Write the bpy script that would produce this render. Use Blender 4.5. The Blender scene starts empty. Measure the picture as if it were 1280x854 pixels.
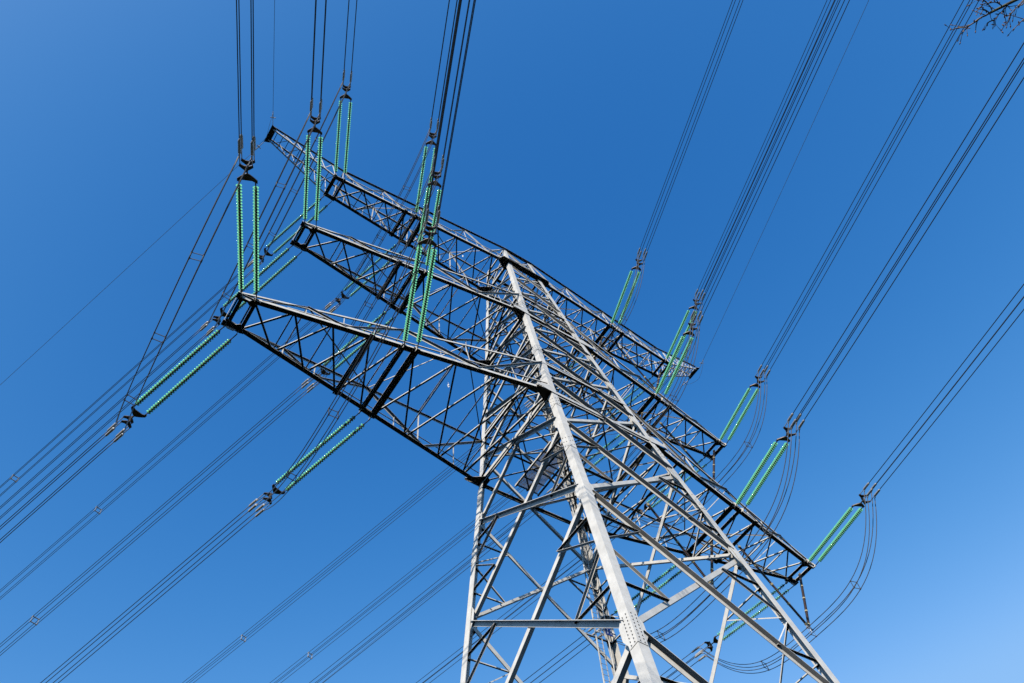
import bpy, bmesh, math, random
from mathutils import Vector, Matrix, noise

random.seed(7)
V = Vector
scn = bpy.context.scene
COL = scn.collection
R = math.radians

# ------------------------------------------------------------------ camera
CAM_LOC = V((-21.7735, -19.0301, -3.8814))
RIGHT = V((0.824544, -0.551353, -0.127034))
DOWN = V((0.430158, 0.756721, -0.492278))
FWD = V((0.367548, 0.35126, 0.861118))
cam_d = bpy.data.cameras.new('camera')
cam_d.lens = 26.622
cam_d.sensor_width = 36.0
cam_d.clip_start = 0.1
cam_d.clip_end = 6000
cam = bpy.data.objects.new('camera', cam_d)
COL.objects.link(cam)
m = Matrix((RIGHT, -DOWN, -FWD)).transposed().to_4x4()
m.translation = CAM_LOC
cam.matrix_world = m
scn.camera = cam

# ------------------------------------------------------------------ sky, sun, exposure
SUN_TO = V((-0.715, -0.485, 0.505)).normalized()          # towards the sun
w = bpy.data.worlds.new('World')
scn.world = w
w.use_nodes = True
nt = w.node_tree
bg = nt.nodes['Background']
sky = nt.nodes.new('ShaderNodeTexSky')
sky.sky_type = 'NISHITA'
sky.sun_disc = False
sky.sun_elevation = math.asin(SUN_TO.z)
sky.sun_rotation = math.atan2(SUN_TO.x, SUN_TO.y)
sky.altitude = 0
sky.air_density = 0.5
sky.dust_density = 1.0
sky.ozone_density = 0.0
# deep, polarised-looking blue: a gamma per colour channel on the sky's own radiance
SKY_STR = 0.12
sep = nt.nodes.new('ShaderNodeSeparateColor')
com = nt.nodes.new('ShaderNodeCombineColor')
nt.links.new(sky.outputs[0], sep.inputs[0])
for ch, (gam, gain, top) in enumerate(((3.09, math.exp(-0.75), 0.27), (1.5, math.exp(-1.05), 0.53), (0.89, math.exp(-0.80), 0.93))):
    pw = nt.nodes.new('ShaderNodeMath'); pw.operation = 'POWER'; pw.inputs[1].default_value = gam
    ml = nt.nodes.new('ShaderNodeMath'); ml.operation = 'MULTIPLY'; ml.inputs[1].default_value = gain / SKY_STR
    mn = nt.nodes.new('ShaderNodeMath'); mn.operation = 'SMOOTH_MIN'; mn.inputs[1].default_value = top / SKY_STR; mn.inputs[2].default_value = 0.10 / SKY_STR
    nt.links.new(sep.outputs[ch], pw.inputs[0])
    nt.links.new(pw.outputs[0], ml.inputs[0])
    nt.links.new(ml.outputs[0], mn.inputs[0])
    nt.links.new(mn.outputs[0], com.inputs[ch])
nt.links.new(com.outputs[0], bg.inputs['Color'])
bg.inputs['Strength'].default_value = SKY_STR
sun_d = bpy.data.lights.new('sun', 'SUN')
sun_d.energy = 5.0
sun_d.angle = R(0.5)
sun_d.color = (1.0, 0.93, 0.82)
sun = bpy.data.objects.new('sun', sun_d)
COL.objects.link(sun)
sun.rotation_euler = (-SUN_TO).to_track_quat('-Z', 'Y').to_euler()
scn.view_settings.view_transform = 'Standard'
scn.view_settings.look = 'None'
scn.view_settings.gamma = 1.0
scn.view_settings.use_curve_mapping = False
scn.view_settings.exposure = 0.0
scn.cycles.max_bounces = 8
scn.cycles.diffuse_bounces = 0
scn.cycles.transmission_bounces = 8

# ------------------------------------------------------------------ materials
def mat(name, col, rough=0.6, metal=0.0, var=0.12, scale=3.0, col2=None, bump=0.0, trans=0.0, ior=1.5, spec=None):
    mt = bpy.data.materials.new(name)
    mt.use_nodes = True
    n = mt.node_tree
    b = n.nodes['Principled BSDF']
    b.inputs['Roughness'].default_value = rough
    b.inputs['Metallic'].default_value = metal
    b.inputs['IOR'].default_value = ior
    if spec is not None:
        b.inputs['Specular IOR Level'].default_value = spec
    if trans:
        b.inputs['Transmission Weight'].default_value = trans
    tc = n.nodes.new('ShaderNodeTexCoord')
    nz = n.nodes.new('ShaderNodeTexNoise')
    nz.inputs['Scale'].default_value = scale
    nz.inputs['Detail'].default_value = 6
    nz.inputs['Roughness'].default_value = 0.65
    n.links.new(tc.outputs['Object'], nz.inputs['Vector'])
    rp = n.nodes.new('ShaderNodeValToRGB')
    c1 = tuple(max(0, c * (1 - var)) for c in col)
    c2 = tuple(min(1, c * (1 + var)) for c in (col2 or col))
    rp.color_ramp.elements[0].position = 0.35
    rp.color_ramp.elements[1].position = 0.68
    rp.color_ramp.elements[0].color = (*c1, 1)
    rp.color_ramp.elements[1].color = (*c2, 1)
    n.links.new(nz.outputs['Fac'], rp.inputs['Fac'])
    n.links.new(rp.outputs['Color'], b.inputs['Base Color'])
    if bump:
        bp = n.nodes.new('ShaderNodeBump')
        bp.inputs['Strength'].default_value = bump
        bp.inputs['Distance'].default_value = 0.02
        n.links.new(nz.outputs['Fac'], bp.inputs['Height'])
        n.links.new(bp.outputs['Normal'], b.inputs['Normal'])
    return mt

STEEL = mat('weathered_galvanised_steel', (0.675, 0.645, 0.595), 0.65, 0.0, 0.12, 2.2, spec=0.2)
BOLT = mat('bolt_steel', (0.16, 0.15, 0.14), 0.5, 0.3)
HARD = mat('dark_forged_hardware', (0.045, 0.036, 0.028), 0.5, 0.2, 0.4, 9, (0.11, 0.075, 0.05))
CLAMP = mat('aluminium_clamp', (0.50, 0.47, 0.44), 0.45, 0.4, 0.2, 6)
CABLE = mat('aged_aluminium_cable', (0.03, 0.03, 0.033), 0.5, 0.2, 0.15, 8)
JCABLE = mat('grey_jumper_cable', (0.10, 0.097, 0.10), 0.5, 0.2, 0.15, 8)
EARTHM = mat('aged_steel_earth_wire', (0.12, 0.13, 0.15), 0.5, 0.2, 0.1, 8)
POST = mat('brown_glazed_insulator', (0.05, 0.026, 0.018), 0.35, 0.0, 0.25, 5)
BAND = mat('pale_metal_band', (0.55, 0.45, 0.25), 0.5, 0.3)
GLASS = mat('green_toughened_glass', (0.26, 0.98, 0.51), 0.10, 0, 0.04, 4, trans=0.25, ior=1.5)
GRATE = mat('grey_grating', (0.16, 0.155, 0.155), 0.8, spec=0.1)
SIGNB = mat('blue_enamel', (0.012, 0.035, 0.20), 0.35)
SIGNW = mat('white_enamel', (0.8, 0.8, 0.8), 0.4)
YELLOW = mat('yellow_enamel', (0.75, 0.42, 0.03), 0.4)
CONC = mat('foundation_concrete', (0.36, 0.35, 0.33), 0.9, 0, 0.2, 4, bump=0.3)
BARK = mat('mossy_grey_bark', (0.085, 0.07, 0.055), 0.85, 0, 0.4, 14, (0.14, 0.15, 0.07), bump=0.5)
TWIG = mat('brown_twig_bark', (0.17, 0.13, 0.10), 0.8, 0, 0.35, 20)
BUD = mat('winter_bud', (0.20, 0.12, 0.10), 0.6, 0, 0.3, 30)

# ------------------------------------------------------------------ mesh helpers
class MB:
    def __init__(s):
        s.v, s.f, s.m = [], [], []
    def add(s, verts, faces, mi=0):
        o = len(s.v)
        s.v += [tuple(p) for p in verts]
        s.f += [tuple(o + i for i in fc) for fc in faces]
        s.m += [mi] * len(faces)
    def prism(s, p, q, poly_u, mi=0):
        """poly_u: offsets (Vectors) around the axis p->q, same at both ends"""
        n = len(poly_u)
        vs = [p + o for o in poly_u] + [q + o for o in poly_u]
        fs = [(i, (i + 1) % n, n + (i + 1) % n, n + i) for i in range(n)]
        fs += [tuple(range(n - 1, -1, -1)), tuple(range(n, 2 * n))]
        s.add(vs, fs, mi)
    def angle(s, p, q, u, v, a, b=None, t=None, mi=0):
        """L section: corner on p->q, flanges along u (a wide) and v (b wide)"""
        p, q = V(p), V(q)
        b = a if b is None else b
        t = max(0.011, a * 0.1) if t is None else t
        d = (q - p).normalized()
        u = V(u); u = (u - d * u.dot(d)).normalized()
        v = V(v); v = (v - d * v.dot(d)); v = (v - u * v.dot(u)).normalized()
        s.prism(p, q, [V((0, 0, 0)), u * a, u * a + v * t, u * t + v * t, u * t + v * b, v * b], mi)
    def bar(s, p, q, u, a, b, mi=0):
        """rectangular bar centred on p->q: a along u, b across"""
        p, q = V(p), V(q)
        d = (q - p).normalized()
        u = V(u); u = (u - d * u.dot(d)).normalized()
        v = d.cross(u)
        s.prism(p, q, [u * a / 2 + v * b / 2, u * -a / 2 + v * b / 2, u * -a / 2 - v * b / 2, u * a / 2 - v * b / 2], mi)
    def tube(s, pts, r, n=8, mi=0):
        pts = [V(p) for p in pts]
        rs = r if isinstance(r, (list, tuple)) else [r] * len(pts)
        rings = []
        ref = None
        for i, p in enumerate(pts):
            d = (pts[min(i + 1, len(pts) - 1)] - pts[max(i - 1, 0)]).normalized()
            if ref is None:
                ref = V((0, 0, 1)) if abs(d.z) < 0.9 else V((1, 0, 0))
            u = (ref - d * ref.dot(d)).normalized()
            ref = u
            v = d.cross(u)
            rings.append([p + (u * math.cos(2 * math.pi * k / n) + v * math.sin(2 * math.pi * k / n)) * rs[i] for k in range(n)])
        fs = []
        for i in range(len(pts) - 1):
            for k in range(n):
                fs.append((i * n + k, i * n + (k + 1) % n, (i + 1) * n + (k + 1) % n, (i + 1) * n + k))
        fs.append(tuple(range(n - 1, -1, -1)))
        fs.append(tuple((len(pts) - 1) * n + k for k in range(n)))
        s.add([p for r_ in rings for p in r_], fs, mi)
    def plate(s, pts, nrm, t, mi=0):
        """flat polygon plate of thickness t, centred on the polygon"""
        nrm = V(nrm).normalized()
        n = len(pts)
        vs = [V(p) + nrm * t / 2 for p in pts] + [V(p) - nrm * t / 2 for p in pts]
        fs = [tuple(range(n)), tuple(range(2 * n - 1, n - 1, -1))]
        fs += [(i, n + i, n + (i + 1) % n, (i + 1) % n) for i in range(n)]
        s.add(vs, fs, mi)
    def box(s, c, sx, sy, sz, mi=0):
        c = V(c)
        s.prism(c - V((0, 0, sz / 2)), c + V((0, 0, sz / 2)), [V((sx / 2, sy / 2, 0)), V((-sx / 2, sy / 2, 0)), V((-sx / 2, -sy / 2, 0)), V((sx / 2, -sy / 2, 0))], mi)
    def mesh(s, name, mats, smooth=False):
        me = bpy.data.meshes.new(name)
        me.from_pydata(s.v, [], s.f)
        for mt in (mats if isinstance(mats, (list, tuple)) else [mats]):
            me.materials.append(mt)
        me.polygons.foreach_set('material_index', s.m)
        if smooth:
            me.polygons.foreach_set('use_smooth', [True] * len(me.polygons))
        bm = bmesh.new(); bm.from_mesh(me)
        bmesh.ops.recalc_face_normals(bm, faces=bm.faces)
        bm.to_mesh(me); bm.free()
        me.update()
        return me
    def build(s, name, mats, parent=None, smooth=False):
        o = bpy.data.objects.new(name, s.mesh(name, mats, smooth))
        COL.objects.link(o)
        o.parent = parent
        return o

def thing(name, label, cat, loc=(0, 0, 0), group=None):
    o = bpy.data.objects.new(name, None)
    o.empty_display_size = 0.5
    COL.objects.link(o)
    o.location = loc
    tag(o, label, cat, group)
    return o
def tag(o, label, cat, group=None):
    o['label'] = label
    o['category'] = cat
    if group:
        o['group'] = group
def copy_tree(root, kids):
    r = root.copy(); COL.objects.link(r)
    for ch in kids:
        c = ch.copy(); COL.objects.link(c); c.parent = r
    return r

# ------------------------------------------------------------------ ground
GZ = CAM_LOC.z - 1.66
g = MB()
N = 60
ext = 1500.0
def gpos(i):
    t = i / N * 2 - 1
    return math.copysign(abs(t) ** 2.2, t) * ext
for i in range(N + 1):
    for j in range(N + 1):
        x, y = gpos(i) , gpos(j)
        z = GZ - 0.06 + 0.10 * noise.noise(V((x * 0.06, y * 0.06, 0.0)))
        g.v.append((x, y, z))
for i in range(N):
    for j in range(N):
        a = i * (N + 1) + j
        g.f.append((a, a + N + 1, a + N + 2, a + 1)); g.m.append(0)
gm = mat('rough_meadow', (0.030, 0.042, 0.014), 1.0, 0, 0.4, 0.35, (0.062, 0.066, 0.026), bump=0.6, spec=0.0)
ground = g.build('ground', gm, None, True)
ground['kind'] = 'structure'

# ------------------------------------------------------------------ tower geometry
Z1, Z2, Z3 = 30.0, 42.31, 53.83
T1, T2, T3 = 33.9, 46.0, 57.55
W1, W2, W3 = 3.68, 2.56, 1.671
SL = 0.113
def hw(z):
    if z < Z1:
        return W1 + SL * (Z1 - z)
    if z < Z2:
        return W1 + (W2 - W1) * (z - Z1) / (Z2 - Z1)
    return W2 + (W3 - W2) * (z - Z2) / (Z3 - Z2)
def leg(sx, sy, z):
    h = hw(z)
    return V((sx * h, sy * h, z))

tower = thing('transmission_tower', 'tall pale grey lattice steel electricity pylon with three cross-arms seen from below', 'pylon', (0, 0, GZ))
TOWER_OFF = V((0, 0, GZ))
def tpart(mb, name, mats=STEEL, parent=None, smooth=False):
    o = mb.build(name, mats, parent or tower, smooth)
    if parent is None:
        o.location = -TOWER_OFF
    return o

CORN = {(-1, -1): 'near corner leg of the tower, broad and sunlit', (1, -1): 'right front leg of the tower', (-1, 1): 'left rear leg of the tower', (1, 1): 'rear leg of the tower beside the ladder'}
leg_levels = [GZ + 0.25, 3.4, 12.2, 20.6, 27.0, Z1, Z2, Z3, T3]
leg_size = [0.43, 0.43, 0.41, 0.40, 0.385, 0.365, 0.335, 0.29]
LEGO = {}
for (sx, sy), lb in CORN.items():
    mb = MB()
    for k in range(len(leg_levels) - 1):
        a, b = leg(sx, sy, leg_levels[k]), leg(sx, sy, leg_levels[k + 1])
        mb.angle(a, b, (-sx, 0, 0), (0, -sy, 0), leg_size[k], t=0.032)
    o = tpart(mb, 'leg')
    o['label'] = lb
    LEGO[sx, sy] = o
    # splice covers with bolts, on the outside of the leg
    bl = MB()
    for zc, hl, sz in ((12.1, 0.7, 0.415), (24.6, 0.6, 0.405), (29.0, 0.5, 0.39), (36.3, 0.45, 0.37), (44.6, 0.35, 0.34)):
        p, q = leg(sx, sy, zc - hl), leg(sx, sy, zc + hl)
        out = V((sx, sy, 0)) * 0.018
        d = (q - p).normalized()
        u = V((-sx, 0, 0)); u = (u - d * u.dot(d)).normalized()
        v = V((0, -sy, 0)); v = (v - d * v.dot(d)).normalized()
        sp = MB()
        sp.angle(p + out, q + out, u, v, sz, t=0.016)
        sp.build('splice_cover', STEEL, o)
        nb = 9 if zc < 20 else 6
        for i in range(nb):
            s_ = (i + 0.5) / nb
            c = p.lerp(q, s_) + out
            for fr in (0.28, 0.72):
                if (i + (fr > 0.5)) % 2 and zc > 20:
                    continue
                for (uu, nn) in ((u, V((0, sy, 0))), (v, V((sx, 0, 0)))):
                    b0 = c + uu * sz * fr
                    bl.tube([b0 - nn * 0.004, b0 + nn * 0.028], 0.019, 6)
    bl.build('splice_bolts', BOLT, o)['kind'] = 'stuff'

for sx in (-1, 1):
    for sy in (-1, 1):
        mb = MB()
        c = leg(sx, sy, GZ)
        pts = [(1.1, -0.6), (0.75, 0.45)]
        for (h, z0, z1) in ((1.15, GZ - 0.8, GZ + 0.12), (0.8, GZ + 0.12, GZ + 0.42)):
            b = 0.08
            poly0 = [V((-h + b, -h, 0)), V((h - b, -h, 0)), V((h, -h + b, 0)), V((h, h - b, 0)), V((h - b, h, 0)), V((-h + b, h, 0)), V((-h, h - b, 0)), V((-h, -h + b, 0))]
            c0 = V((c.x, c.y, z0)); c1 = V((c.x, c.y, z1))
            mb.prism(c0, c1, poly0)
        tpart(mb, 'foundation_block', CONC)

# body bracing --------------------------------------------------------------
NODES = [T3, Z3 - 0.2, 50.3, 47.0, 43.4, 40.0, 36.4, 32.3, 27.0, 20.6, 12.2, 3.4, GZ + 0.6]
FACES = [((-1, -1), (1, -1), V((0, -1, 0))), ((-1, 1), (-1, -1), V((-1, 0, 0))), ((1, 1), (-1, 1), V((0, 1, 0))), ((1, -1), (1, 1), V((1, 0, 0)))]
# for each face the "outer" diagonal runs from the top of the first corner to the bottom of the second
def diag(p, q, n, a, outer, name, off=0.0):
    d = (q - p).normalized()
    e = d.cross(n); e = e if e.z > 0 else -e
    mb = MB()
    if outer:
        o = -n * (a * 0.8) + e * a * 0.5
        mb.angle(p + o, q + o, -e, n, a, a * (1.25 if p.z < 52 and p.z > 30 else 0.95))
    else:
        o = -n * (a * 0.8 + 0.04) - e * a * 0.5
        mb.angle(p + o, q + o, e, -n, a, a * 0.9)
    return tpart(mb, name)
gus = {}
rest = MB()
for k in range(len(NODES) - 1):
    zh, zl = NODES[k], NODES[k + 1]
    big = k >= 8
    a = [0.12, 0.13, 0.14, 0.15, 0.155, 0.16, 0.17, 0.19, 0.22, 0.23, 0.25, 0.26][k]
    for fi, (c0, c1, n) in enumerate(FACES):
        if fi in (1, 2):      # keep the wide outer diagonal starting at the near corner on the left face
            ca, cb = c1, c0
        else:
            ca, cb = c0, c1
        if fi == 1:
            # rear leg to near leg is the outer one
            ca, cb = c0, c1
        ph, qh, pl, ql = leg(*ca, zh), leg(*cb, zh), leg(*ca, zl), leg(*cb, zl)
        def lsz(z):
            return leg_size[max(j for j in range(len(leg_size)) if leg_levels[j] <= z + 0.01)]
        def inset(p, q):
            # stop at the inner edge of the leg flanges; the gusset behind carries the joint
            d = (q - p).normalized()
            h = math.sqrt(max(1e-6, d.x * d.x + d.y * d.y))
            return p + d * (lsz(p.z) * 0.9 / h), q - d * (lsz(q.z) * 0.9 / h)
        p, q = inset(ph, ql)
        diag(p, q, n, a, True, 'diagonal_brace')
        p, q = inset(qh, pl)
        diag(p, q, n, a * 0.95, False, 'diagonal_brace')
        # crossing point
        whi, wlo = hw(zh), hw(zl)
        tt = whi / (whi + wlo)
        X = ph.lerp(ql, tt)
        zx = X.z
        if not big:
            for cc in (ca, cb):
                lp = leg(*cc, zx)
                d = (lp - X).normalized()
                mb = MB()
                mb.angle(X + d * 0.05 - n * 0.06, lp - d * 0.1 - n * 0.06, (0, 0, 1), -n, 0.085, 0.085)
                tpart(mb, 'crossing_strut')
        elif k < 11:
            for top, bot, cc in ((ph, None, ca), (qh, None, cb), (pl, None, ca), (ql, None, cb)):
                mid = top.lerp(X, 0.5)
                l1 = leg(*cc, mid.z)
                l2 = leg(*cc, (zx + mid.z) / 2 + (zx - mid.z) * 0.5)
                for (s0, s1, sz) in ((mid, l1, 0.10), (mid, l2, 0.10)):
                    d = (s1 - s0).normalized()
                    e = d.cross(n); e = e if e.z > 0 else -e
                    mb = MB()
                    mb.angle(s0 - n * 0.16 + e * 0.03, s1 - d * 0.08 - n * 0.16 + e * 0.03, -e, n, sz * 0.5, sz * 1.25)
                    tpart(mb, 'secondary_brace')
        # gussets
        for (cc, z, sgn) in ((ca, zl, 1), (cb, zl, -1)):
            key = (fi, cc, z)
            c = leg(*cc, z)
            tang = (leg(*cb, z) - leg(*ca, z)).normalized() * sgn
            up = (leg(*cc, z + 1) - leg(*cc, z)).normalized()
            r = 0.42 + 0.028 * k
            mb = MB()
            pts = [c + tang * 0.03 + up * r, c + tang * r * 0.62 + up * r * 0.95, c + tang * r * 0.95 + up * r * 0.45,
                   c + tang * r * 0.95 - up * r * 0.45, c + tang * r * 0.62 - up * r * 1.05, c + tang * 0.03 - up * r]
            nn = n
            mb.plate([p_ - n * 0.052 for p_ in pts], nn, 0.014)
            go = tpart(mb, 'gusset_plate')
            if k in (8, 9, 10):
                bm_ = MB()
                for i in range(7):
                    for j in (0.35, 0.62):
                        b0 = c + tang * r * j + up * r * (i / 6 - 0.5) * 1.5
                        bm_.tube([b0 - n * 0.05, b0 - n * 0.022], 0.017, 6)
                bm_.build('gusset_bolts', BOLT, go)['kind'] = 'stuff'

# horizontal frames where the arms join ---------------------------------------
for (zz, a) in ((Z1, 0.22), (T1, 0.15), (Z2, 0.2), (T2, 0.13), (Z3, 0.19), (T3, 0.12)):
    for (c0, c1, n) in FACES:
        p, q = leg(*c0, zz), leg(*c1, zz)
        d = (q - p).normalized()
        mb = MB()
        mb.angle(p + d * 0.08 + n * 0.02, q - d * 0.08 + n * 0.02, (0, 0, 1), -n, a, a)
        tpart(mb, 'frame_beam')
    for (c0, c1, dz) in (((-1, -1), (1, 1), 0.06), ((-1, 1), (1, -1), 0.16)):
        p, q = leg(*c0, zz + dz), leg(*c1, zz + dz)
        d = (q - p).normalized()
        mb = MB()
        mb.angle(p + d * 0.2, q - d * 0.2, (0, 0, 1), d.cross(V((0, 0, 1))), 0.1, 0.1)
        tpart(mb, 'plan_brace')
# diamond-shaped plan bracing where the diagonals cross
for k in range(3, 8):
    zh, zl = NODES[k], NODES[k + 1]
    zx = zh + (zl - zh) * hw(zh) / (hw(zh) + hw(zl))
    h = hw(zx) - 0.18
    sz = 0.075 if k < 8 else 0.095
    mids = [V((0, -h, zx)), V((-h, 0, zx)), V((0, h, zx)), V((h, 0, zx))]
    for p, q in zip(mids, mids[1:] + mids[:1]):
        d = (q - p).normalized()
        mb = MB()
        mb.angle(p + d * 0.05, q - d * 0.05, (0, 0, 1), d.cross(V((0, 0, 1))), sz * 0.7, sz * 1.1)
        tpart(mb, 'plan_brace')
# top cap between the four leg tops
# ------------------------------------------------------------------ cross-arms
ARMS = {
    1: dict(z=Z1, zt=T1, L=19.43, w=W1, t=0.946, heavy=13.72, mid=11.40, nodes=[17.49, 15.61, 9.11, 6.75, 4.9], top=[17.0, 11.93, 8.26], ztip=30.15, bot=[15.1, 7.95], ch=0.20),
    2: dict(z=Z2, zt=T2, L=17.56, w=W2, t=0.813, heavy=11.86, mid=10.10, nodes=[15.7, 13.75, 8.0, 5.9, 4.0], top=[15.27, 9.37, 6.7], ztip=42.45, bot=[13.4, 6.3], ch=0.19),
    3: dict(z=Z3, zt=T3, L=16.43, w=W3, t=0.887, heavy=11.15, mid=9.62, nodes=[14.7, 12.9, 8.2, 6.5, 4.7, 3.1], top=[16.43, 13.0, 9.7, 5.42], ztip=56.4, bot=[14.7, 11.4, 7.5, 3.5], ch=0.19),
}
DX = 0.66
ANAME = {1: 'bottom', 2: 'middle', 3: 'top'}
for i, A in ARMS.items():
    for s in (-1, 1):
        z, zt, L, w0, t = A['z'], A['zt'], A['L'], A['w'], A['t']
        ch = A['ch']
        def cy(x, sg):
            u = (x - w0) / (L - w0)
            return sg * (w0 + (t - w0) * min(u, 1.05))
        def B(x, sg, dz=0.0):
            return V((s * x, cy(x, sg), z + dz))
        wt = hw(zt)
        if i < 3:
            xe, ze = L + DX + 0.1, A['ztip']
        else:
            xe, ze = L, A['ztip']
        def T(x, sg):
            u = (x - wt) / (xe - wt)
            yt = (wt + ((t if i < 3 else 0.66) - wt) * min(u, 1.0))
            return V((s * x, sg * yt, zt + (ze - zt) * u))
        side = 'left' if s < 0 else 'right'
        arm_mb = MB()
        # four chords: the arm's own mesh
        for sg in (-1, 1):
            n = V((0, sg, 0))
            arm_mb.angle(B(w0 - 0.02, sg) + n * 0.03, B(L + DX + 0.1, sg) + n * 0.03, (0, 0, 1), -n, ch * 0.88, ch * 1.25)
            if i < 3:
                arm_mb.angle(T(wt, sg), T(xe - 0.05, sg), (0, 0, -1), -n, 0.12, 0.12)
            else:
                arm_mb.angle(T(wt, sg), T(xe, sg), (0, 0, -1), n, 0.06, 0.17)
        arm = tpart(arm_mb, 'cross_arm')
        arm['label'] = f'{side} half of the {ANAME[i]} cross-arm'
        def sub(mb, name, mats=STEEL):
            return mb.build(name, mats, arm)
        # bottom plan lacing
        xs = sorted([A['L'], *[x for x in A['nodes']], A['heavy'], A['mid'] + DX, A['mid'], w0], reverse=True)
        for a_, b_ in zip(xs[:-1], xs[1:]):
            if abs(a_ - b_ - DX) < 0.02 or a_ - b_ < 0.5:
                continue
            for k_, (p, q) in enumerate(((B(a_, -1, 0.03), B(b_, 1, 0.03)), (B(a_, 1, 0.11), B(b_, -1, 0.11)))):
                d = (q - p).normalized()
                lat = d.cross(V((0, 0, 1)))
                if lat.y > 0: lat = -lat
                mb = MB()
                sz = 0.085 if b_ > w0 + 0.1 else 0.1
                mb.angle(p + d * 0.1 - lat * 0.0, q - d * 0.1, (0, 0, 1), -lat, sz * 0.75, sz * 1.2)
                sub(mb, 'lacing_bar')
        for x in A['nodes']:
            p, q = B(x, -1, 0.21), B(x, 1, 0.21)
            mb = MB()
            mb.angle(p, q, (0, 0, 1), (s, 0, 0), 0.065, 0.065)
            sub(mb, 'lacing_strut')
        # crossbeams that carry the insulators
        for (x, sz) in ((L, 0.17), (L + DX, 0.17), (A['mid'], 0.24), (A['mid'] + DX, 0.17), (A['heavy'], 0.19)):
            over = 0.12
            p, q = B(x, -1, -0.02), B(x, 1, -0.02)
            d = (q - p).normalized()
            mb = MB()
            mb.angle(p - d * over, q + d * over, (0, 0, 1), (-s, 0, 0), sz * 0.8, sz)
            mb.angle(p - d * over + V((s * 0.03, 0, 0)), q + d * over + V((s * 0.03, 0, 0)), (0, 0, 1), (s, 0, 0), sz * 0.8, sz * 0.45)
            sub(mb, 'crossbeam')
        # stiffening plates along the chords between the paired crossbeams
        for x0 in (L, A['mid']):
            for sg in (-1, 1):
                p, q = B(x0 - 0.1, sg, -0.05), B(x0 + DX + 0.1, sg, -0.05)
                mb = MB()
                n = V((0, sg, 0))
                mb.plate([p - n * 0.22, q - n * 0.22, q + n * 0.09, p + n * 0.09], (0, 0, 1), 0.02)
                pm = (p + q) / 2
                for xx in (x0, x0 + DX):
                    lug = B(xx, sg, -0.10) + n * 0.10
                    mb.plate([lug + V((0, 0, 0.16)) - n * 0.14, lug + V((0, 0, 0.16)) + n * 0.06, lug + n * 0.16 + V((0, 0, 0.0)), lug + n * 0.1 + V((0, 0, -0.12)), lug - n * 0.14 + V((0, 0, -0.05))], (1, 0, 0), 0.03)
                sub(mb, 'attachment_plate')
        # side trusses
        for sg in (-1, 1):
            n = V((0, sg, 0))
            tops = A['top'] + [wt]
            bots = A['bot']
            if i < 3:
                seq = [T(tops[0], sg), B(bots[0], sg, 0.1), T(tops[1], sg), B(bots[1], sg, 0.1), T(wt, sg)]
                pairs = [(B(L - 0.3, sg, 0.12), T(tops[0], sg), 0.07)] + [(seq[j], seq[j + 1], (0.11, 0.09, 0.15, 0.12)[j]) for j in range(4)]
                verts = [(T(tops[0], sg), B(tops[0], sg, 0.1), 0.06), (T(tops[2], sg), B(tops[2], sg, 0.1), 0.06)]
                if i == 1:
                    verts.append((T(bots[0], sg), B(bots[0], sg, 0.1), 0.05))
                # long thin rail at a third of the depth
                rr = MB()
                rr.angle(B(w0, sg, 0.95) - n * 0.08, B(L - 1.5, sg, 0.3) - n * 0.02, (0, 0, 1), -n, 0.055, 0.055)
                sub(rr, 'side_rail')
            else:
                pairs = []
                seq = []
                for j in range(4):
                    seq += [T(tops[j], sg), B(bots[j], sg, 0.1)]
                seq.append(T(wt, sg))
                pairs = [(seq[j], seq[j + 1], 0.08) for j in range(len(seq) - 1)]
                verts = [(T(x, sg), B(x, sg, 0.1), 0.07) for x in (L, 13.0, 9.7, 5.42)]
                rr = MB()
                rr.angle(B(w0, sg, 1.1) - n * 0.06, B(L - 0.2, sg, 1.1) - n * 0.02, (0, 0, 1), -n, 0.055, 0.055)
                sub(rr, 'side_rail')
            for (p, q, sz) in pairs:
                d = (q - p).normalized()
                e = d.cross(n); e = e if e.z > 0 else -e
                mb = MB()
                mb.angle(p - n * 0.02, q - n * 0.02, -e, -n if sg > 0 else n, sz, sz)
                sub(mb, 'side_diagonal')
                if (q - p).length > 2.5:
                    c_ = p.lerp(q, 0.5)
                    xb = abs(c_.x)
                    mb = MB()
                    mb.angle(c_ - n * 0.04, B(xb, sg, 0.12) - n * 0.04, (s, 0, 0), -n, 0.045, 0.045)
                    sub(mb, 'side_post')
            for (p, q, sz) in verts:
                mb = MB()
                mb.angle(p - n * 0.05, q - n * 0.05, (s, 0, 0), -n, sz, sz)
                sub(mb, 'side_post')
        # top plan struts
        for x in A['top']:
            mb = MB()
            mb.angle(T(x, -1), T(x, 1), (0, 0, -1), (s, 0, 0), 0.06, 0.06)
            sub(mb, 'top_strut')
        tl = A['top'] + [wt]
        for j in range(len(tl) - 1):
            sg = 1 if j % 2 else -1
            mb = MB()
            mb.angle(T(tl[j], sg), T(tl[j + 1], -sg), (0, 0, -1), (0, sg, 0), 0.06, 0.06)
            sub(mb, 'top_strut')
        # knee gussets at the body
        for sg in (-1, 1):
            n = V((0, sg, 0))
            r = B(w0, sg, 0.0) + n * 0.055
            mb = MB()
            up = V((0, 0, 1))
            mb.plate([r + V((-s * 0.3, 0, -0.12)), r + V((s * 0.95, 0, 0.0)), r + V((s * 0.95, 0, 0.2)), r + V((s * 0.1, 0, 0.5)), r + V((-s * 0.3, 0, 0.4))], n, 0.016)
            r2 = B(w0, sg, -0.012)
            mb.plate([r2 + V((-s * 0.4, 0, 0)), r2 + V((s * 1.0, 0, 0)), r2 + V((s * 0.75, -sg * 0.3, 0)), r2 + V((-s * 0.05, -sg * 0.75, 0)), r2 + V((-s * 0.4, -sg * 0.6, 0))], (0, 0, 1), 0.016)
            sub(mb, 'root_gusset')
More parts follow.
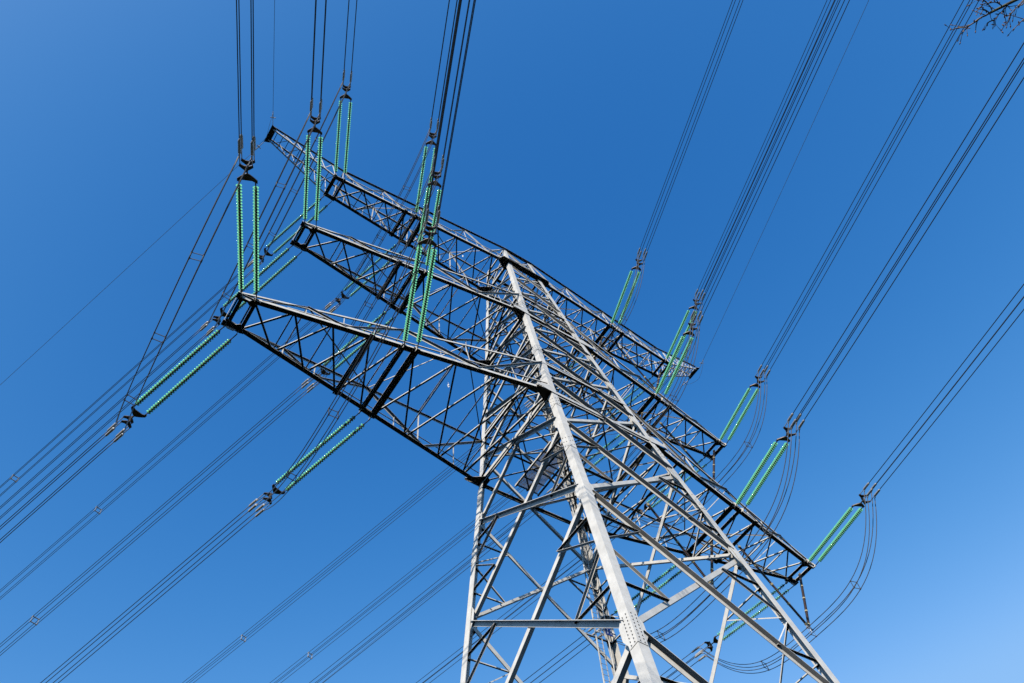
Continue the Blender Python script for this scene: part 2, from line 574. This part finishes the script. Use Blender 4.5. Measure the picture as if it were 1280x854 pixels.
        # tip
        if i < 3:
            mb = MB()
            x = L + DX + 0.14
            mb.plate([V((s * x, -t - 0.05, z - 0.03)), V((s * x, t + 0.05, z - 0.03)), V((s * x, t, z + 0.26)), V((s * x, -t, z + 0.26))], (1, 0, 0), 0.02)
            sub(mb, 'end_plate')
            for sg in (-1, 1):
                mb = MB()
                zz_ = z - 0.075
                mb.plate([(s * (L - 0.28), sg * (t + 0.06), zz_), (s * (L + DX + 0.2), sg * (t + 0.08), zz_), (s * (L + DX + 0.2), sg * (t - 0.26), zz_), (s * (L + DX * 0.5), sg * (t - 0.20), zz_), (s * (L + 0.05), sg * (t - 0.42), zz_)], (0, 0, 1), 0.02)
                mb.plate([(s * (L + 0.1), sg * (t - 0.02), z - 0.09), (s * (L + DX), sg * (t - 0.02), z - 0.09), (s * (L + DX - 0.12), sg * (t - 0.02), z - 0.30), (s * (L + 0.22), sg * (t - 0.02), z - 0.30)], (0, 1, 0), 0.03)
                sub(mb, 'tip_gusset')
        else:
            # earth-wire peak beyond the phase tip
            EX, EZ = 22.62, Z3 + 3.92
            for sg in (-1, 1):
                n = V((0, sg, 0))
                eb, et = V((s * EX, sg * 0.5, EZ)), V((s * EX, sg * 0.42, EZ + 0.5))
                mb = MB()
                mb.angle(B(L + DX, sg, 0.0), eb, (0, 0, 1), -n, 0.11, 0.11)
                mb.angle(T(xe, sg), et, (0, 0, -1), n, 0.05, 0.14)
                sub(mb, 'peak_chord')
                p0, p1 = B(L + DX, sg), T(xe, sg)
                prev = p0
                for j in range(1, 6):
                    u = j / 6
                    qb, qt = p0.lerp(eb, u), p1.lerp(et, u)
                    mb = MB()
                    mb.angle(qb, qt, (s, 0, 0), -n, 0.05, 0.05)
                    mb.angle(prev, qt, (0, 0, 1), -n, 0.05, 0.05)
                    sub(mb, 'peak_lacing')
                    prev = qb
            for j in range(0, 11):
                u = j / 11
                p0, p1 = B(L + DX, -1).lerp(V((s * EX, -0.5, EZ)), u), B(L + DX, 1).lerp(V((s * EX, 0.5, EZ)), u)
                mb = MB()
                mb.angle(p0 + V((0, 0, 0.02)), p1 + V((0, 0, 0.02)), (0, 0, 1), (s, 0, 0), 0.05, 0.05)
                if j % 2 == 0 and j < 10:
                    p2 = B(L + DX, 1).lerp(V((s * EX, 0.5, EZ)), (j + 2) / 11)
                    mb.angle(p0 + V((0, 0, 0.04)), p2 + V((0, 0, 0.04)), (0, 0, 1), (s, 0, 0), 0.045, 0.045)
                sub(mb, 'peak_lacing')
            mb = MB()
            mb.plate([V((s * (EX - 0.3), -0.62, EZ - 0.03)), V((s * (EX + 0.12), -0.78, EZ - 0.03)), V((s * (EX + 0.12), 0.78, EZ - 0.03)), V((s * (EX - 0.3), 0.62, EZ - 0.03))], (0, 0, 1), 0.02)
            mb.plate([V((s * (EX + 0.12), -0.78, EZ - 0.03)), V((s * (EX + 0.12), 0.78, EZ - 0.03)), V((s * (EX + 0.12), 0.45, EZ + 0.55)), V((s * (EX + 0.12), -0.45, EZ + 0.55))], (1, 0, 0), 0.02)
            sub(mb, 'peak_plate')

# wide seat girders over the leg tops under the top cross-arm
for sg in (-1, 1):
    mb = MB()
    y0 = sg * (W3 + 0.02)
    mb.plate([(-2.6, y0 - sg * 0.12, Z3 - 0.06), (2.6, y0 - sg * 0.12, Z3 - 0.06), (2.3, y0 + sg * 0.30, Z3 - 0.06), (-2.3, y0 + sg * 0.30, Z3 - 0.06)], (0, 0, 1), 0.03)
    mb.plate([(-2.3, y0 + sg * 0.09, Z3 - 0.04), (2.3, y0 + sg * 0.09, Z3 - 0.04), (2.3, y0 + sg * 0.09, Z3 + 0.22), (-2.3, y0 + sg * 0.09, Z3 + 0.22)], (0, 1, 0), 0.02)
    tpart(mb, 'seat_girder')
# ridge chords joining the two halves over the body top
for sg in (-1, 1):
    mb = MB()
    h = hw(T3)
    mb.angle(V((-h, sg * h, T3 + 0.01)), V((h, sg * h, T3 + 0.01)), (0, 0, -1), (0, sg, 0), 0.06, 0.17)
    tpart(mb, 'ridge_beam')

# climbing ladder on the rear face ---------------------------------------------
def lad(z, dx):
    return V((3.45 + dx, hw(z) - 0.25, z))
lo = MB()
zz = GZ + 2.6
while zz < 53.5:
    xo = 0 if zz < 30 else -(zz - 30) * 0.085
    lo.tube([lad(zz, xo - 0.2), lad(zz, xo + 0.2)], 0.013, 6)
    zz += 0.3
lad_mb = MB()
for dx in (-0.21, 0.21):
    lad_mb.angle(lad(GZ + 2.3, dx), lad(30, dx), (-math.copysign(1, dx), 0, 0), (0, 1, 0), 0.06, 0.06)
    lad_mb.angle(lad(30, dx), lad(53.6, dx - 2.0), (-math.copysign(1, dx), 0, 0), (0, 1, 0), 0.06, 0.06)
ladder = tpart(lad_mb, 'ladder')
lo.build('rungs', STEEL, ladder)['kind'] = 'stuff'
ladder['label'] = 'steel climbing ladder beside the rear leg'
mb = MB()
mb.tube([lad(GZ + 2.3, 0) + V((0.55, -0.1, 0)), lad(30, 0) + V((0.55, -0.1, 0)), lad(53, -1.95) + V((0.5, -0.1, 0))], 0.03, 8)
mb.build('cable_conduit', STEEL, ladder)

# rest platforms: real bar gratings on bearers
def platform(z, x0, x1, y0, y1):
    mb = MB()
    x = x0
    while x <= x1 + 1e-6:
        mb.bar((x, y0, z), (x, y1, z), (0, 0, 1), 0.04, 0.012)
        x += 0.05
    o = tpart(mb, 'grating_platform', GRATE)
    y = y0
    while y <= y1 + 1e-6:
        b = MB()
        b.angle((x0 - 0.05, y, z - 0.1), (x1 + 0.05, y, z - 0.1), (0, 0, 1), (0, 1, 0), 0.08, 0.07)
        b.build('bearer', STEEL, o)
        y += (y1 - y0) / 5
    for x in (x0 - 0.06, (x0 + x1) / 2, x1 + 0.06):
        b = MB()
        b.angle((x, y0 - 0.1, z - 0.19), (x, y1 + 0.1, z - 0.19), (0, 0, 1), (1, 0, 0), 0.09, 0.09)
        b.build('bearer', STEEL, o)
platform(30.35, -1.6, -0.1, -0.7, 2.8)
platform(42.6, -0.9, 0.7, -0.6, 2.0)

# little plates hung on the arms
def marker(c, u, v, name, m_, parent=tower):
    mb = MB()
    c, u, v = V(c), V(u), V(v)
    pts = [c + u * 0.06 * math.cos(k * math.pi / 6) + v * 0.16 * math.sin(k * math.pi / 6) for k in range(12)]
    mb.plate(pts, u.cross(v), 0.012)
    mb.tube([c + v * 0.19, c + v * 0.45], 0.006, 5)
    tpart(mb, name, m_)
marker((-8.9, 0.15 - 1.6, Z1 - 0.32), (0.7, -0.7, 0), (0, 0, 1), 'marker_plate', SIGNW)
marker((-5.3, -0.3, Z3 - 0.30), (0.7, -0.7, 0), (0, 0, 1), 'marker_plate', SIGNW)

# blue circuit plate beside the ladder
sg_ = MB()
cz = 22.6
c = V((hw(cz) - 0.55, hw(cz) - 0.5, cz))
sg_.box(c, 0.46, 0.03, 0.5)
sg_.bar(c + V((-0.2, 0.03, 0.0)), c + V((0.5, 0.03, 0.0)), (0, 0, 1), 0.05, 0.03, 0)
for x0 in (-0.11, 0.11):
    sg_.bar(c + V((x0, -0.018, -0.15)), c + V((x0 + 0.05, -0.018, 0.16)), (1, 0, 0), 0.045, 0.004, 1)
plate = sg_.build('circuit_plate', [SIGNB, SIGNW])
tag(plate, 'small square blue plate with white strokes fixed beside the rear leg and ladder', 'sign')

# ------------------------------------------------------------------ insulators
ANGF, ANGB = R(23), R(18.5)        # line direction in front of and behind the tower
SLF, SLB = 0.20, 0.13             # slope of the conductors at the tower
def lathe(mb, prof, axis_y0, x0, n=14, mi=0):
    """profile (r, y) revolved about local Y through x0"""
    vs, fs = [], []
    for (r, y) in prof:
        for k in range(n):
            a = 2 * math.pi * k / n
            vs.append((x0 + r * math.cos(a), axis_y0 + y, r * math.sin(a)))
    for i in range(len(prof) - 1):
        for k in range(n):
            fs.append((i * n + k, i * n + (k + 1) % n, (i + 1) * n + (k + 1) % n, (i + 1) * n + k))
    fs.append(tuple(range(n))); fs.append(tuple((len(prof) - 1) * n + k for k in range(n)))
    mb.add(vs, fs, mi)
HS = 0.345
ND, PT, S0 = 38, 0.149, 0.42
def make_assembly():
    t = thing('insulator_string', 'x', 'insulator')
    kids = []
    for sx in (-1, 1):
        x = sx * HS
        mb = MB()
        for k in range(ND):
            y = S0 + k * PT
            lathe(mb, [(0.06, 0.0), (0.09, 0.008), (0.120, 0.026), (0.134, 0.048), (0.128, 0.054), (0.108, 0.036), (0.096, 0.042), (0.075, 0.028), (0.06, 0.030)], y, x)
        gl = mb.mesh('glass_discs', GLASS, True)
        o = bpy.data.objects.new('glass_discs', gl); COL.objects.link(o); o.parent = t; kids.append(o)
        mb = MB()
        prof = []
        for k in range(ND):
            y = S0 + k * PT
            prof += [(0.03, y - 0.062), (0.058, y - 0.055), (0.066, y - 0.008), (0.06, y + 0.045), (0.03, y + 0.06)]
        prof.append((0.018, S0 + ND * PT))
        lathe(mb, prof, 0.0, x, 10)
        mb.tube([(x, -0.08, 0), (x, S0, 0)], 0.028, 8)
        mb.tube([(x, S0 + ND * PT - 0.05, 0), (x * 0.97, S0 + ND * PT + 0.14, 0)], 0.03, 8)
        kids.append(mb.build('cap_and_pin_core', HARD, t, True))
    ye = S0 + ND * PT + 0.1          # 6.33
    mb = MB()
    pts = []
    for k in range(9):
        u = k / 8 * 2 - 1
        pts.append((u * 0.42, ye + 0.14 + 0.30 * (1 - abs(u) ** 1.3), 0))
    pts += [(0.42, ye, 0), (0.20, ye + 0.10, 0), (-0.20, ye + 0.10, 0), (-0.42, ye, 0)]
    mb.plate(pts, (0, 0, 1), 0.05)
    kids.append(mb.build('yoke_plate', HARD, t))
    mb = MB()
    mb.tube([(0, ye + 0.38, 0), (0, ye + 0.72, 0)], 0.035, 8)
    mb.plate([(0, ye + 0.62, -0.27), (0, ye + 0.80, -0.27), (0, ye + 0.80, 0.27), (0, ye + 0.62, 0.27)], (1, 0, 0), 0.04)
    kids.append(mb.build('link', HARD, t))
    for sz in (-1, 1):
        mb = MB()
        z = sz * 0.23
        pts = [(-0.27, ye + 0.98, z), (-0.29, ye + 0.86, z), (-0.14, ye + 0.74, z), (0.0, ye + 0.66, z), (0.14, ye + 0.74, z), (0.29, ye + 0.86, z), (0.27, ye + 0.98, z), (0.1, ye + 0.90, z), (-0.1, ye + 0.90, z)]
        mb.plate(pts, (0, 0, 1), 0.045)
        kids.append(mb.build('cross_yoke', HARD, t))
    for sx in (-1, 1):
        for sz in (-1, 1):
            x, z = sx * 0.25, sz * 0.23
            mb = MB()
            mb.tube([(x, ye + 0.9, z), (x, ye + 1.42, z)], 0.022, 8)
            mb.tube([(x, ye + 1.40, z), (x, ye + 1.46, z), (x, ye + 2.0, z), (x, ye + 2.08, z)], [0.03, 0.072, 0.066, 0.026], 10)
            mb.tube([(x, ye + 1.5, z), (x, ye + 1.44, z - 0.09), (x, ye + 1.34, z - 0.13)], [0.035, 0.034, 0.03], 8)
            kids.append(mb.build('dead_end_clamp', CLAMP, t))
    return t, kids, ye
proto, pkids, YE = make_assembly()
CEND = YE + 2.05         # where the conductors leave
JEND = YE + 1.36         # where the jumper cables leave

def make_bundle(n_sp, slope):
    t = thing('conductor_bundle', 'x', 'power cable')
    kids = []
    ts = [0, 1, 2, 4, 6, 9, 12, 16, 20, 25, 30, 36, 42, 50, 60, 70, 85, 100, 120, 140, 165, 190, 220, 250, 280, 310, 340, 370, 400]
    zc = lambda q: -slope * q + slope / 400 * q * q
    first = None
    for sx in (-1, 1):
        for sz in (-1, 1):
            mb = MB()
            mb.tube([(sx * 0.25, q, sz * 0.23 + zc(q)) for q in ts], 0.022, 7)
            kids.append(mb.build('conductor', CABLE, t, True))
    for q in n_sp:
        mb = MB()
        P = [V((sx * 0.25, q, sz * 0.23 + zc(q))) for sx, sz in ((-1, -1), (1, -1), (1, 1), (-1, 1))]
        for a, b in zip(P, P[1:] + P[:1]):
            mb.bar(a, b, (0, 1, 0), 0.07, 0.035)
        for p in P:
            mb.tube([p - V((0, 0.09, 0)), p + V((0, 0.09, 0))], 0.045, 8)
        kids.append(mb.build('spacer', CLAMP, t))
    return t, kids
SPF = make_bundle([62, 118, 176, 236, 296, 352], SLF)
SPB = make_bundle([26.5, 84, 142, 204, 262, 322], SLB)
SPR = make_bundle([35.5, 92, 150, 212, 270, 330], SLB)

used = [False] * 4
def take(i, root, kids):
    if not used[i]:
        used[i] = True
        return root
    return copy_tree(root, kids)
JUMP = []
for i, A in ARMS.items():
    for s in (-1, 1):
        side = 'left' if s < 0 else 'right'
        for pos, x in (('outer', A['L'] + DX / 2), ('inner', A['mid'] + DX / 2)):
            u = (x - A['w']) / (A['L'] - A['w'])
            yy = A['w'] + (A['t'] - A['w']) * min(u, 1.03)
            ends = []
            for sg in (-1, 1):
                org = V((s * x, sg * (yy + 0.16), A['z'] - 0.16))
                th = math.pi - ANGF if sg < 0 else ANGB
                pitch = -math.atan(SLF if sg < 0 else SLB)
                o = take(0, proto, pkids)
                o.location = org
                o.rotation_euler = (pitch, 0, th)
                dirn = 'pulling upward in view' if sg < 0 else 'pulling to lower left'
                where = 'tip' if pos == 'outer' else 'middle'
                o['label'] = f'twin green glass insulator at {where} of {side} {ANAME[i]} cross-arm, {dirn}'
                o['group'] = 'green glass insulator strings on the cross-arms'
                M = Matrix.Translation(org) @ Matrix.Rotation(th, 4, 'Z') @ Matrix.Rotation(pitch, 4, 'X')
                ends.append(M)
                b = take(1, *SPF) if sg < 0 else (take(2, *SPB) if s < 0 else take(3, *SPR))
                b.location = M @ V((0, CEND, 0))
                b.rotation_euler = (0, 0, th)
                b['label'] = f'four-wire conductor bundle from {where} of {side} {ANAME[i]} cross-arm, {"running to upper edge" if sg < 0 else "running to lower left"}'
                b['group'] = 'four-wire conductor bundles'
            JUMP.append((i, s, side, pos, ends))

# jumper loops under each arm
for (i, s, side, pos, ends) in JUMP:
    A = ARMS[i]
    t = thing('jumper_loop', f'slack four-wire jumper loop hanging under the {"tip" if pos == "outer" else "middle"} of the {side} {ANAME[i]} cross-arm', 'power cable',
              tuple(ends[0] @ V((0, JEND, -0.13))), 'jumper loops below the cross-arms')
    off = V(t.location)
    drop = 4.2 if s > 0 else 3.1
    paths = []
    for sx in (-1, 1):
        for sz in (-1, 1):
            a = ends[0] @ V((sx * 0.25, JEND, sz * 0.23 - 0.13))
            b = ends[1] @ V((-sx * 0.25, JEND, sz * 0.23 - 0.13))
            pts = []
            for k in range(41):
                u = k / 40
                p = a.lerp(b, u)
                sq = 1 - abs(2 * u - 1) ** (3.4 if s > 0 else 2.6)
                # lower pair hangs lower; widen the bundle a little in the loop
                p = p + V((0.0, 0, -drop * sq - 0.05 * sz * 0))
                pts.append(p)
            paths.append(pts)
            mb = MB()
            mb.tube([p - off for p in pts], 0.022, 7)
            mb.build('jumper_cable', JCABLE, t, True)
    for k in (10, 20, 30):
        mb = MB()
        P = [paths[j][k] - off for j in (0, 2, 3, 1)]
        for a, b in zip(P, P[1:] + P[:1]):
            mb.bar(a, b, (0, 0, 1), 0.04, 0.02)
        d = (paths[0][k + 1] - paths[0][k - 1]).normalized()
        for p in P:
            mb.tube([p - d * 0.06, p + d * 0.06], 0.032, 8)
        mb.build('spacer', JCABLE, t)
    if s > 0:
        # V-shaped rod insulators that hold the loop out on the right-hand side
        m_ = sum((p[20] for p in paths), V()) / 4
        apex = m_ + V((0, 0, 0.34))
        x_out = (A['L'] + 0.2) if pos == 'outer' else A['mid'] + 0.1
        x_in = A['heavy'] if pos == 'outer' else A['mid'] - 5.4
        v = thing('rod_insulator_vee', f'brown V-shaped rod insulator holding the jumper under the {"tip" if pos == "outer" else "middle"} of the right {ANAME[i]} cross-arm', 'insulator', tuple(apex), 'brown rod insulators under the right cross-arms')
        for xt in (x_out, x_in):
            top = V((xt, 0, A['z'] - 0.1)) - apex
            d = top.normalized()
            ln = top.length
            mb = MB()
            pts, rs = [], []
            nseg = 120
            for k in range(nseg + 1):
                q = 0.25 + (ln - 0.5) * k / nseg
                pts.append(d * q)
                rs.append(0.088 if k % 2 else 0.062)
            mb.tube(pts, rs, 10)
            rod = mb.build('insulator_rod', POST, v)
            for f_ in (0.0, 0.25, 0.5, 0.75, 1.0):
                q = 0.25 + (ln - 0.5) * f_
                mb = MB()
                mb.tube([d * (q - 0.06), d * (q + 0.06)], 0.098, 10)
                mb.build('metal_band', BAND, rod)
            mb = MB()
            mb.tube([d * 0.0, d * 0.27], 0.03, 8)
            mb.build('end_fitting', CLAMP, v)
            mb = MB()
            mb.tube([d * (ln - 0.27), d * ln], 0.03, 8)
            mb.build('end_fitting', CLAMP, v)
        mb = MB()
        mb.plate([(-0.3, 0, -0.1), (0.3, 0, -0.1), (0.22, 0, 0.08), (0, 0, 0.16), (-0.22, 0, 0.08)], (0, 1, 0), 0.04)
        mb.tube([(0, 0, -0.05), (0, 0, -0.36)], 0.025, 8)
        mb.build('suspension_clamp', CLAMP, v)
        # beam in the arm that carries the inner rod of the inner vee
        if pos == 'inner':
            L_, w_ = A['L'], A['w']
            yb = w_ + (A['t'] - w_) * (x_in - w_) / (L_ - w_)
            mb = MB()
            mb.angle((x_in, -yb - 0.05, A['z'] + 0.0 - 0.02), (x_in, yb + 0.05, A['z'] - 0.02), (0, 0, 1), (-1, 0, 0), 0.16, 0.16)
            tpart(mb, 'crossbeam')

# earth wires ---------------------------------------------------------------------
for s in (-1, 1):
    side = 'left' if s < 0 else 'right'
    for sg in (-1, 1):
        th = math.pi - ANGF if sg < 0 else ANGB
        org = V((s * 22.70, sg * 0.74, Z3 + 3.9))
        o = thing('earth_wire', f'thin single earth wire from {side} tip of the top cross-arm, {"running overhead to upper edge" if sg < 0 else "running away to lower left"}', 'power cable', tuple(org), 'earth wires at the top arm tips')
        o.rotation_euler = (0, 0, th)
        ts = [0.9, 2, 4, 8, 12, 18, 25, 35, 50, 70, 100, 140, 190, 250, 310, 360, 400]
        mb = MB()
        mb.tube([(0, q, -0.17 * q + 0.000425 * q * q) for q in ts], 0.016, 6)
        mb.build('wire', EARTHM, o, True)
        mb = MB()
        mb.tube([(0, -0.1, 0), (0, 0.5, -0.085), (0, 0.52, -0.09), (0, 1.1, -0.187)], [0.022, 0.022, 0.04, 0.03], 8)
        mb.bar((-0.2, 0.62, -0.1), (0.2, 0.62, -0.1), (0, 0, 1), 0.05, 0.05)
        mb.build('tension_clamp', CLAMP, o)
    t = thing('earth_jumper', f'thin sagging earth jumper below the {side} tip of the top cross-arm', 'power cable', (s * 22.7, 0, Z3 + 3.9), 'earth jumpers')
    mb = MB()
    pts = []
    for k in range(21):
        u = k / 20
        y = (u * 2 - 1) * 1.7
        x = -0.4 * abs(u * 2 - 1)
        pts.append((x, y, -0.2 - 0.9 * (1 - abs(2 * u - 1) ** 2.2)))
    mb.tube(pts, 0.012, 6)
    mb.build('wire', EARTHM, t, True)

# ------------------------------------------------------------------ bare tree whose branch tip reaches in at the top right
TB = V((CAM_LOC.x + 8.2, CAM_LOC.y - 5.6, GZ))
tree = thing('bare_tree', 'leafless winter branch with budding twigs reaching into the upper right corner', 'tree', tuple(TB))
def in_view(p, pad=0.06):
    d = V(p) - CAM_LOC
    zf = d.dot(FWD)
    if zf < 0.2:
        return False
    return abs(d.dot(RIGHT) / zf) < 0.676 + pad and abs(d.dot(DOWN) / zf) < 0.451 + pad
trunk = MB()
tr = [V((0, 0, -0.2)), V((0.05, 0.03, 0.6)), V((0.0, 0.08, 2.2)), V((0.12, 0.02, 4.0)), V((0.05, -0.08, 5.6)), V((0.2, -0.1, 7.2)), V((0.35, -0.25, 8.8)), V((0.6, -0.3, 10.2))]
trunk.tube(tr, [0.26, 0.20, 0.18, 0.155, 0.13, 0.10, 0.06, 0.02], 12)
tko = trunk.build('trunk', BARK, tree, True)
rnd = random.Random(3)
limbs, twigs, buds = MB(), MB(), MB()
def grow(p, d, ln, r, depth, avoid):
    pts, rs = [p], [r]
    n = 6
    q = p.copy()
    for k in range(n):
        d = (d + V((rnd.uniform(-1, 1), rnd.uniform(-1, 1), rnd.uniform(-0.6, 1))) * 0.16).normalized()
        q = q + d * ln / n
        if avoid and in_view(TB + q):
            break
        pts.append(q.copy()); rs.append(r * (1 - 0.75 * (k + 1) / n))
    if len(pts) < 3:
        return
    (limbs if r > 0.014 else twigs).tube(pts, rs, 7 if r > 0.014 else 5)
    if depth > 0:
        for k in range(2, len(pts)):
            for _ in range(2 if k % 2 else 1):
                dd = (d + V((rnd.uniform(-1, 1), rnd.uniform(-1, 1), rnd.uniform(-0.3, 0.9))) * 0.9).normalized()
                grow(pts[k], dd, ln * rnd.uniform(0.35, 0.6), rs[k] * 0.7, depth - 1, avoid)
for hz, az, ln in ((3.6, -0.9, 3.0), (4.6, 0.6, 3.2), (5.4, -2.2, 3.2), (6.2, -0.2, 2.9), (6.8, -1.5, 2.6), (7.6, 0.9, 2.2), (8.2, -2.6, 2.0), (8.9, -0.8, 1.7)):
    k = max(j for j in range(len(tr) - 1) if tr[j].z <= hz)
    p = tr[k].lerp(tr[k + 1], (hz - tr[k].z) / (tr[k + 1].z - tr[k].z))
    grow(p, V((math.cos(az), math.sin(az), 0.55)).normalized(), ln, 0.05, 2, True)
# the branch that shows in the photograph
def W(x, y, z):
    return V((x, y, z)) - TB
main = [tr[4].lerp(tr[5], 0.2), W(-14.6, -24.0, 2.1), W(-15.7, -22.9, 2.85), W(-16.428, -21.945, 3.28), W(-16.563, -21.70, 3.215), W(-16.711, -21.524, 3.129), W(-16.794, -21.408, 3.101), W(-16.877, -21.293, 3.071)]
limbs.tube(main, [0.05, 0.04, 0.028, 0.021, 0.018, 0.015, 0.013, 0.011], 9)
def upx(u, v, dist):
    d = (RIGHT * ((u - 640) / 946.6) + DOWN * ((v - 427) / 946.6) + FWD).normalized()
    return CAM_LOC + d * dist - TB
def knots(pts, r0, r1, nb=1):
    """a twig: jittered polyline with knuckles and buds"""
    out, rs = [], []
    for k in range(len(pts) - 1):
        for j in range(3):
            u = j / 3
            p = pts[k].lerp(pts[k + 1], u)
            if j:
                p = p + V((rnd.uniform(-1, 1), rnd.uniform(-1, 1), rnd.uniform(-1, 1))) * 0.006
            out.append(p)
    out.append(pts[-1])
    n = len(out)
    rs = [(r0 + (r1 - r0) * k / (n - 1)) * (1.45 if k % 3 == 0 and 0 < k < n - 1 else 1.0) for k in range(n)]
    twigs.tube(out, rs, 6)
    for k in range(2, n, 2):
        d = V((rnd.uniform(-1, 1), rnd.uniform(-1, 1), rnd.uniform(-0.4, 1))).normalized()
        buds.tube([out[k], out[k] + d * 0.010, out[k] + d * 0.022, out[k] + d * 0.03], [0.003, 0.006, 0.0045, 0.001], 6)
    # side spurs
    for k in range(1, n - 1, 2):
        d = ((out[k + 1] - out[k]).normalized() + V((rnd.uniform(-1, 1), rnd.uniform(-1, 1), rnd.uniform(-1, 1))) * 0.9).normalized()
        e = out[k] + d * rnd.uniform(0.05, 0.12)
        twigs.tube([out[k], out[k].lerp(e, 0.5) + V((0, 0, 0.008)), e], [rs[k] * 0.6, rs[k] * 0.45, 0.003], 5)
        buds.tube([e, e + d * 0.010, e + d * 0.026], [0.003, 0.006, 0.001], 6)
knots([main[-1], W(-16.952, -21.184, 3.033), W(-16.993, -21.094, 3.025), W(-17.061, -21.034, 3.028), W(-17.143, -20.963, 2.98)], 0.008, 0.003)
for poly in ([(1252, 9, 8.9), (1248, 4, 8.86), (1236, 4, 8.8), (1226, 6, 8.74)],
             [(1236, 16, 8.8), (1230, 12, 8.75), (1226, 9, 8.7), (1222, 12, 8.66)],
             [(1240, 13, 8.85), (1232, 2, 8.8), (1224, -6, 8.75)],
             [(1300, -26, 9.0), (1282, -2, 8.9), (1264, 17, 8.8), (1260, 28, 8.76), (1255, 33, 8.72)],
             [(1264, 17, 8.8), (1259, 20, 8.75), (1252, 17, 8.7)],
             [(1262, 4, 9.0), (1255, 11, 8.9), (1248, 18, 8.85), (1243, 25, 8.8), (1243, 31, 8.78)],
             [(1243, 25, 8.8), (1237, 27, 8.76), (1234, 29, 8.74)],
             [(1300, 12, 9.0), (1280, 24, 8.9), (1274, 30, 8.85), (1266, 38, 8.8)],
             [(1210, 34, 8.65), (1205, 38, 8.62), (1202, 42, 8.6)],
             [(1290, -12, 9.1), (1278, 6, 9.0), (1270, 10, 8.95)]):
    knots([upx(*p) for p in poly], 0.0055, 0.0028)
lo_ = limbs.build('limbs', BARK, tree, True)
twigs.build('twigs', TWIG, lo_, True)
buds.build('buds', BUD, lo_, True)['kind'] = 'stuff'
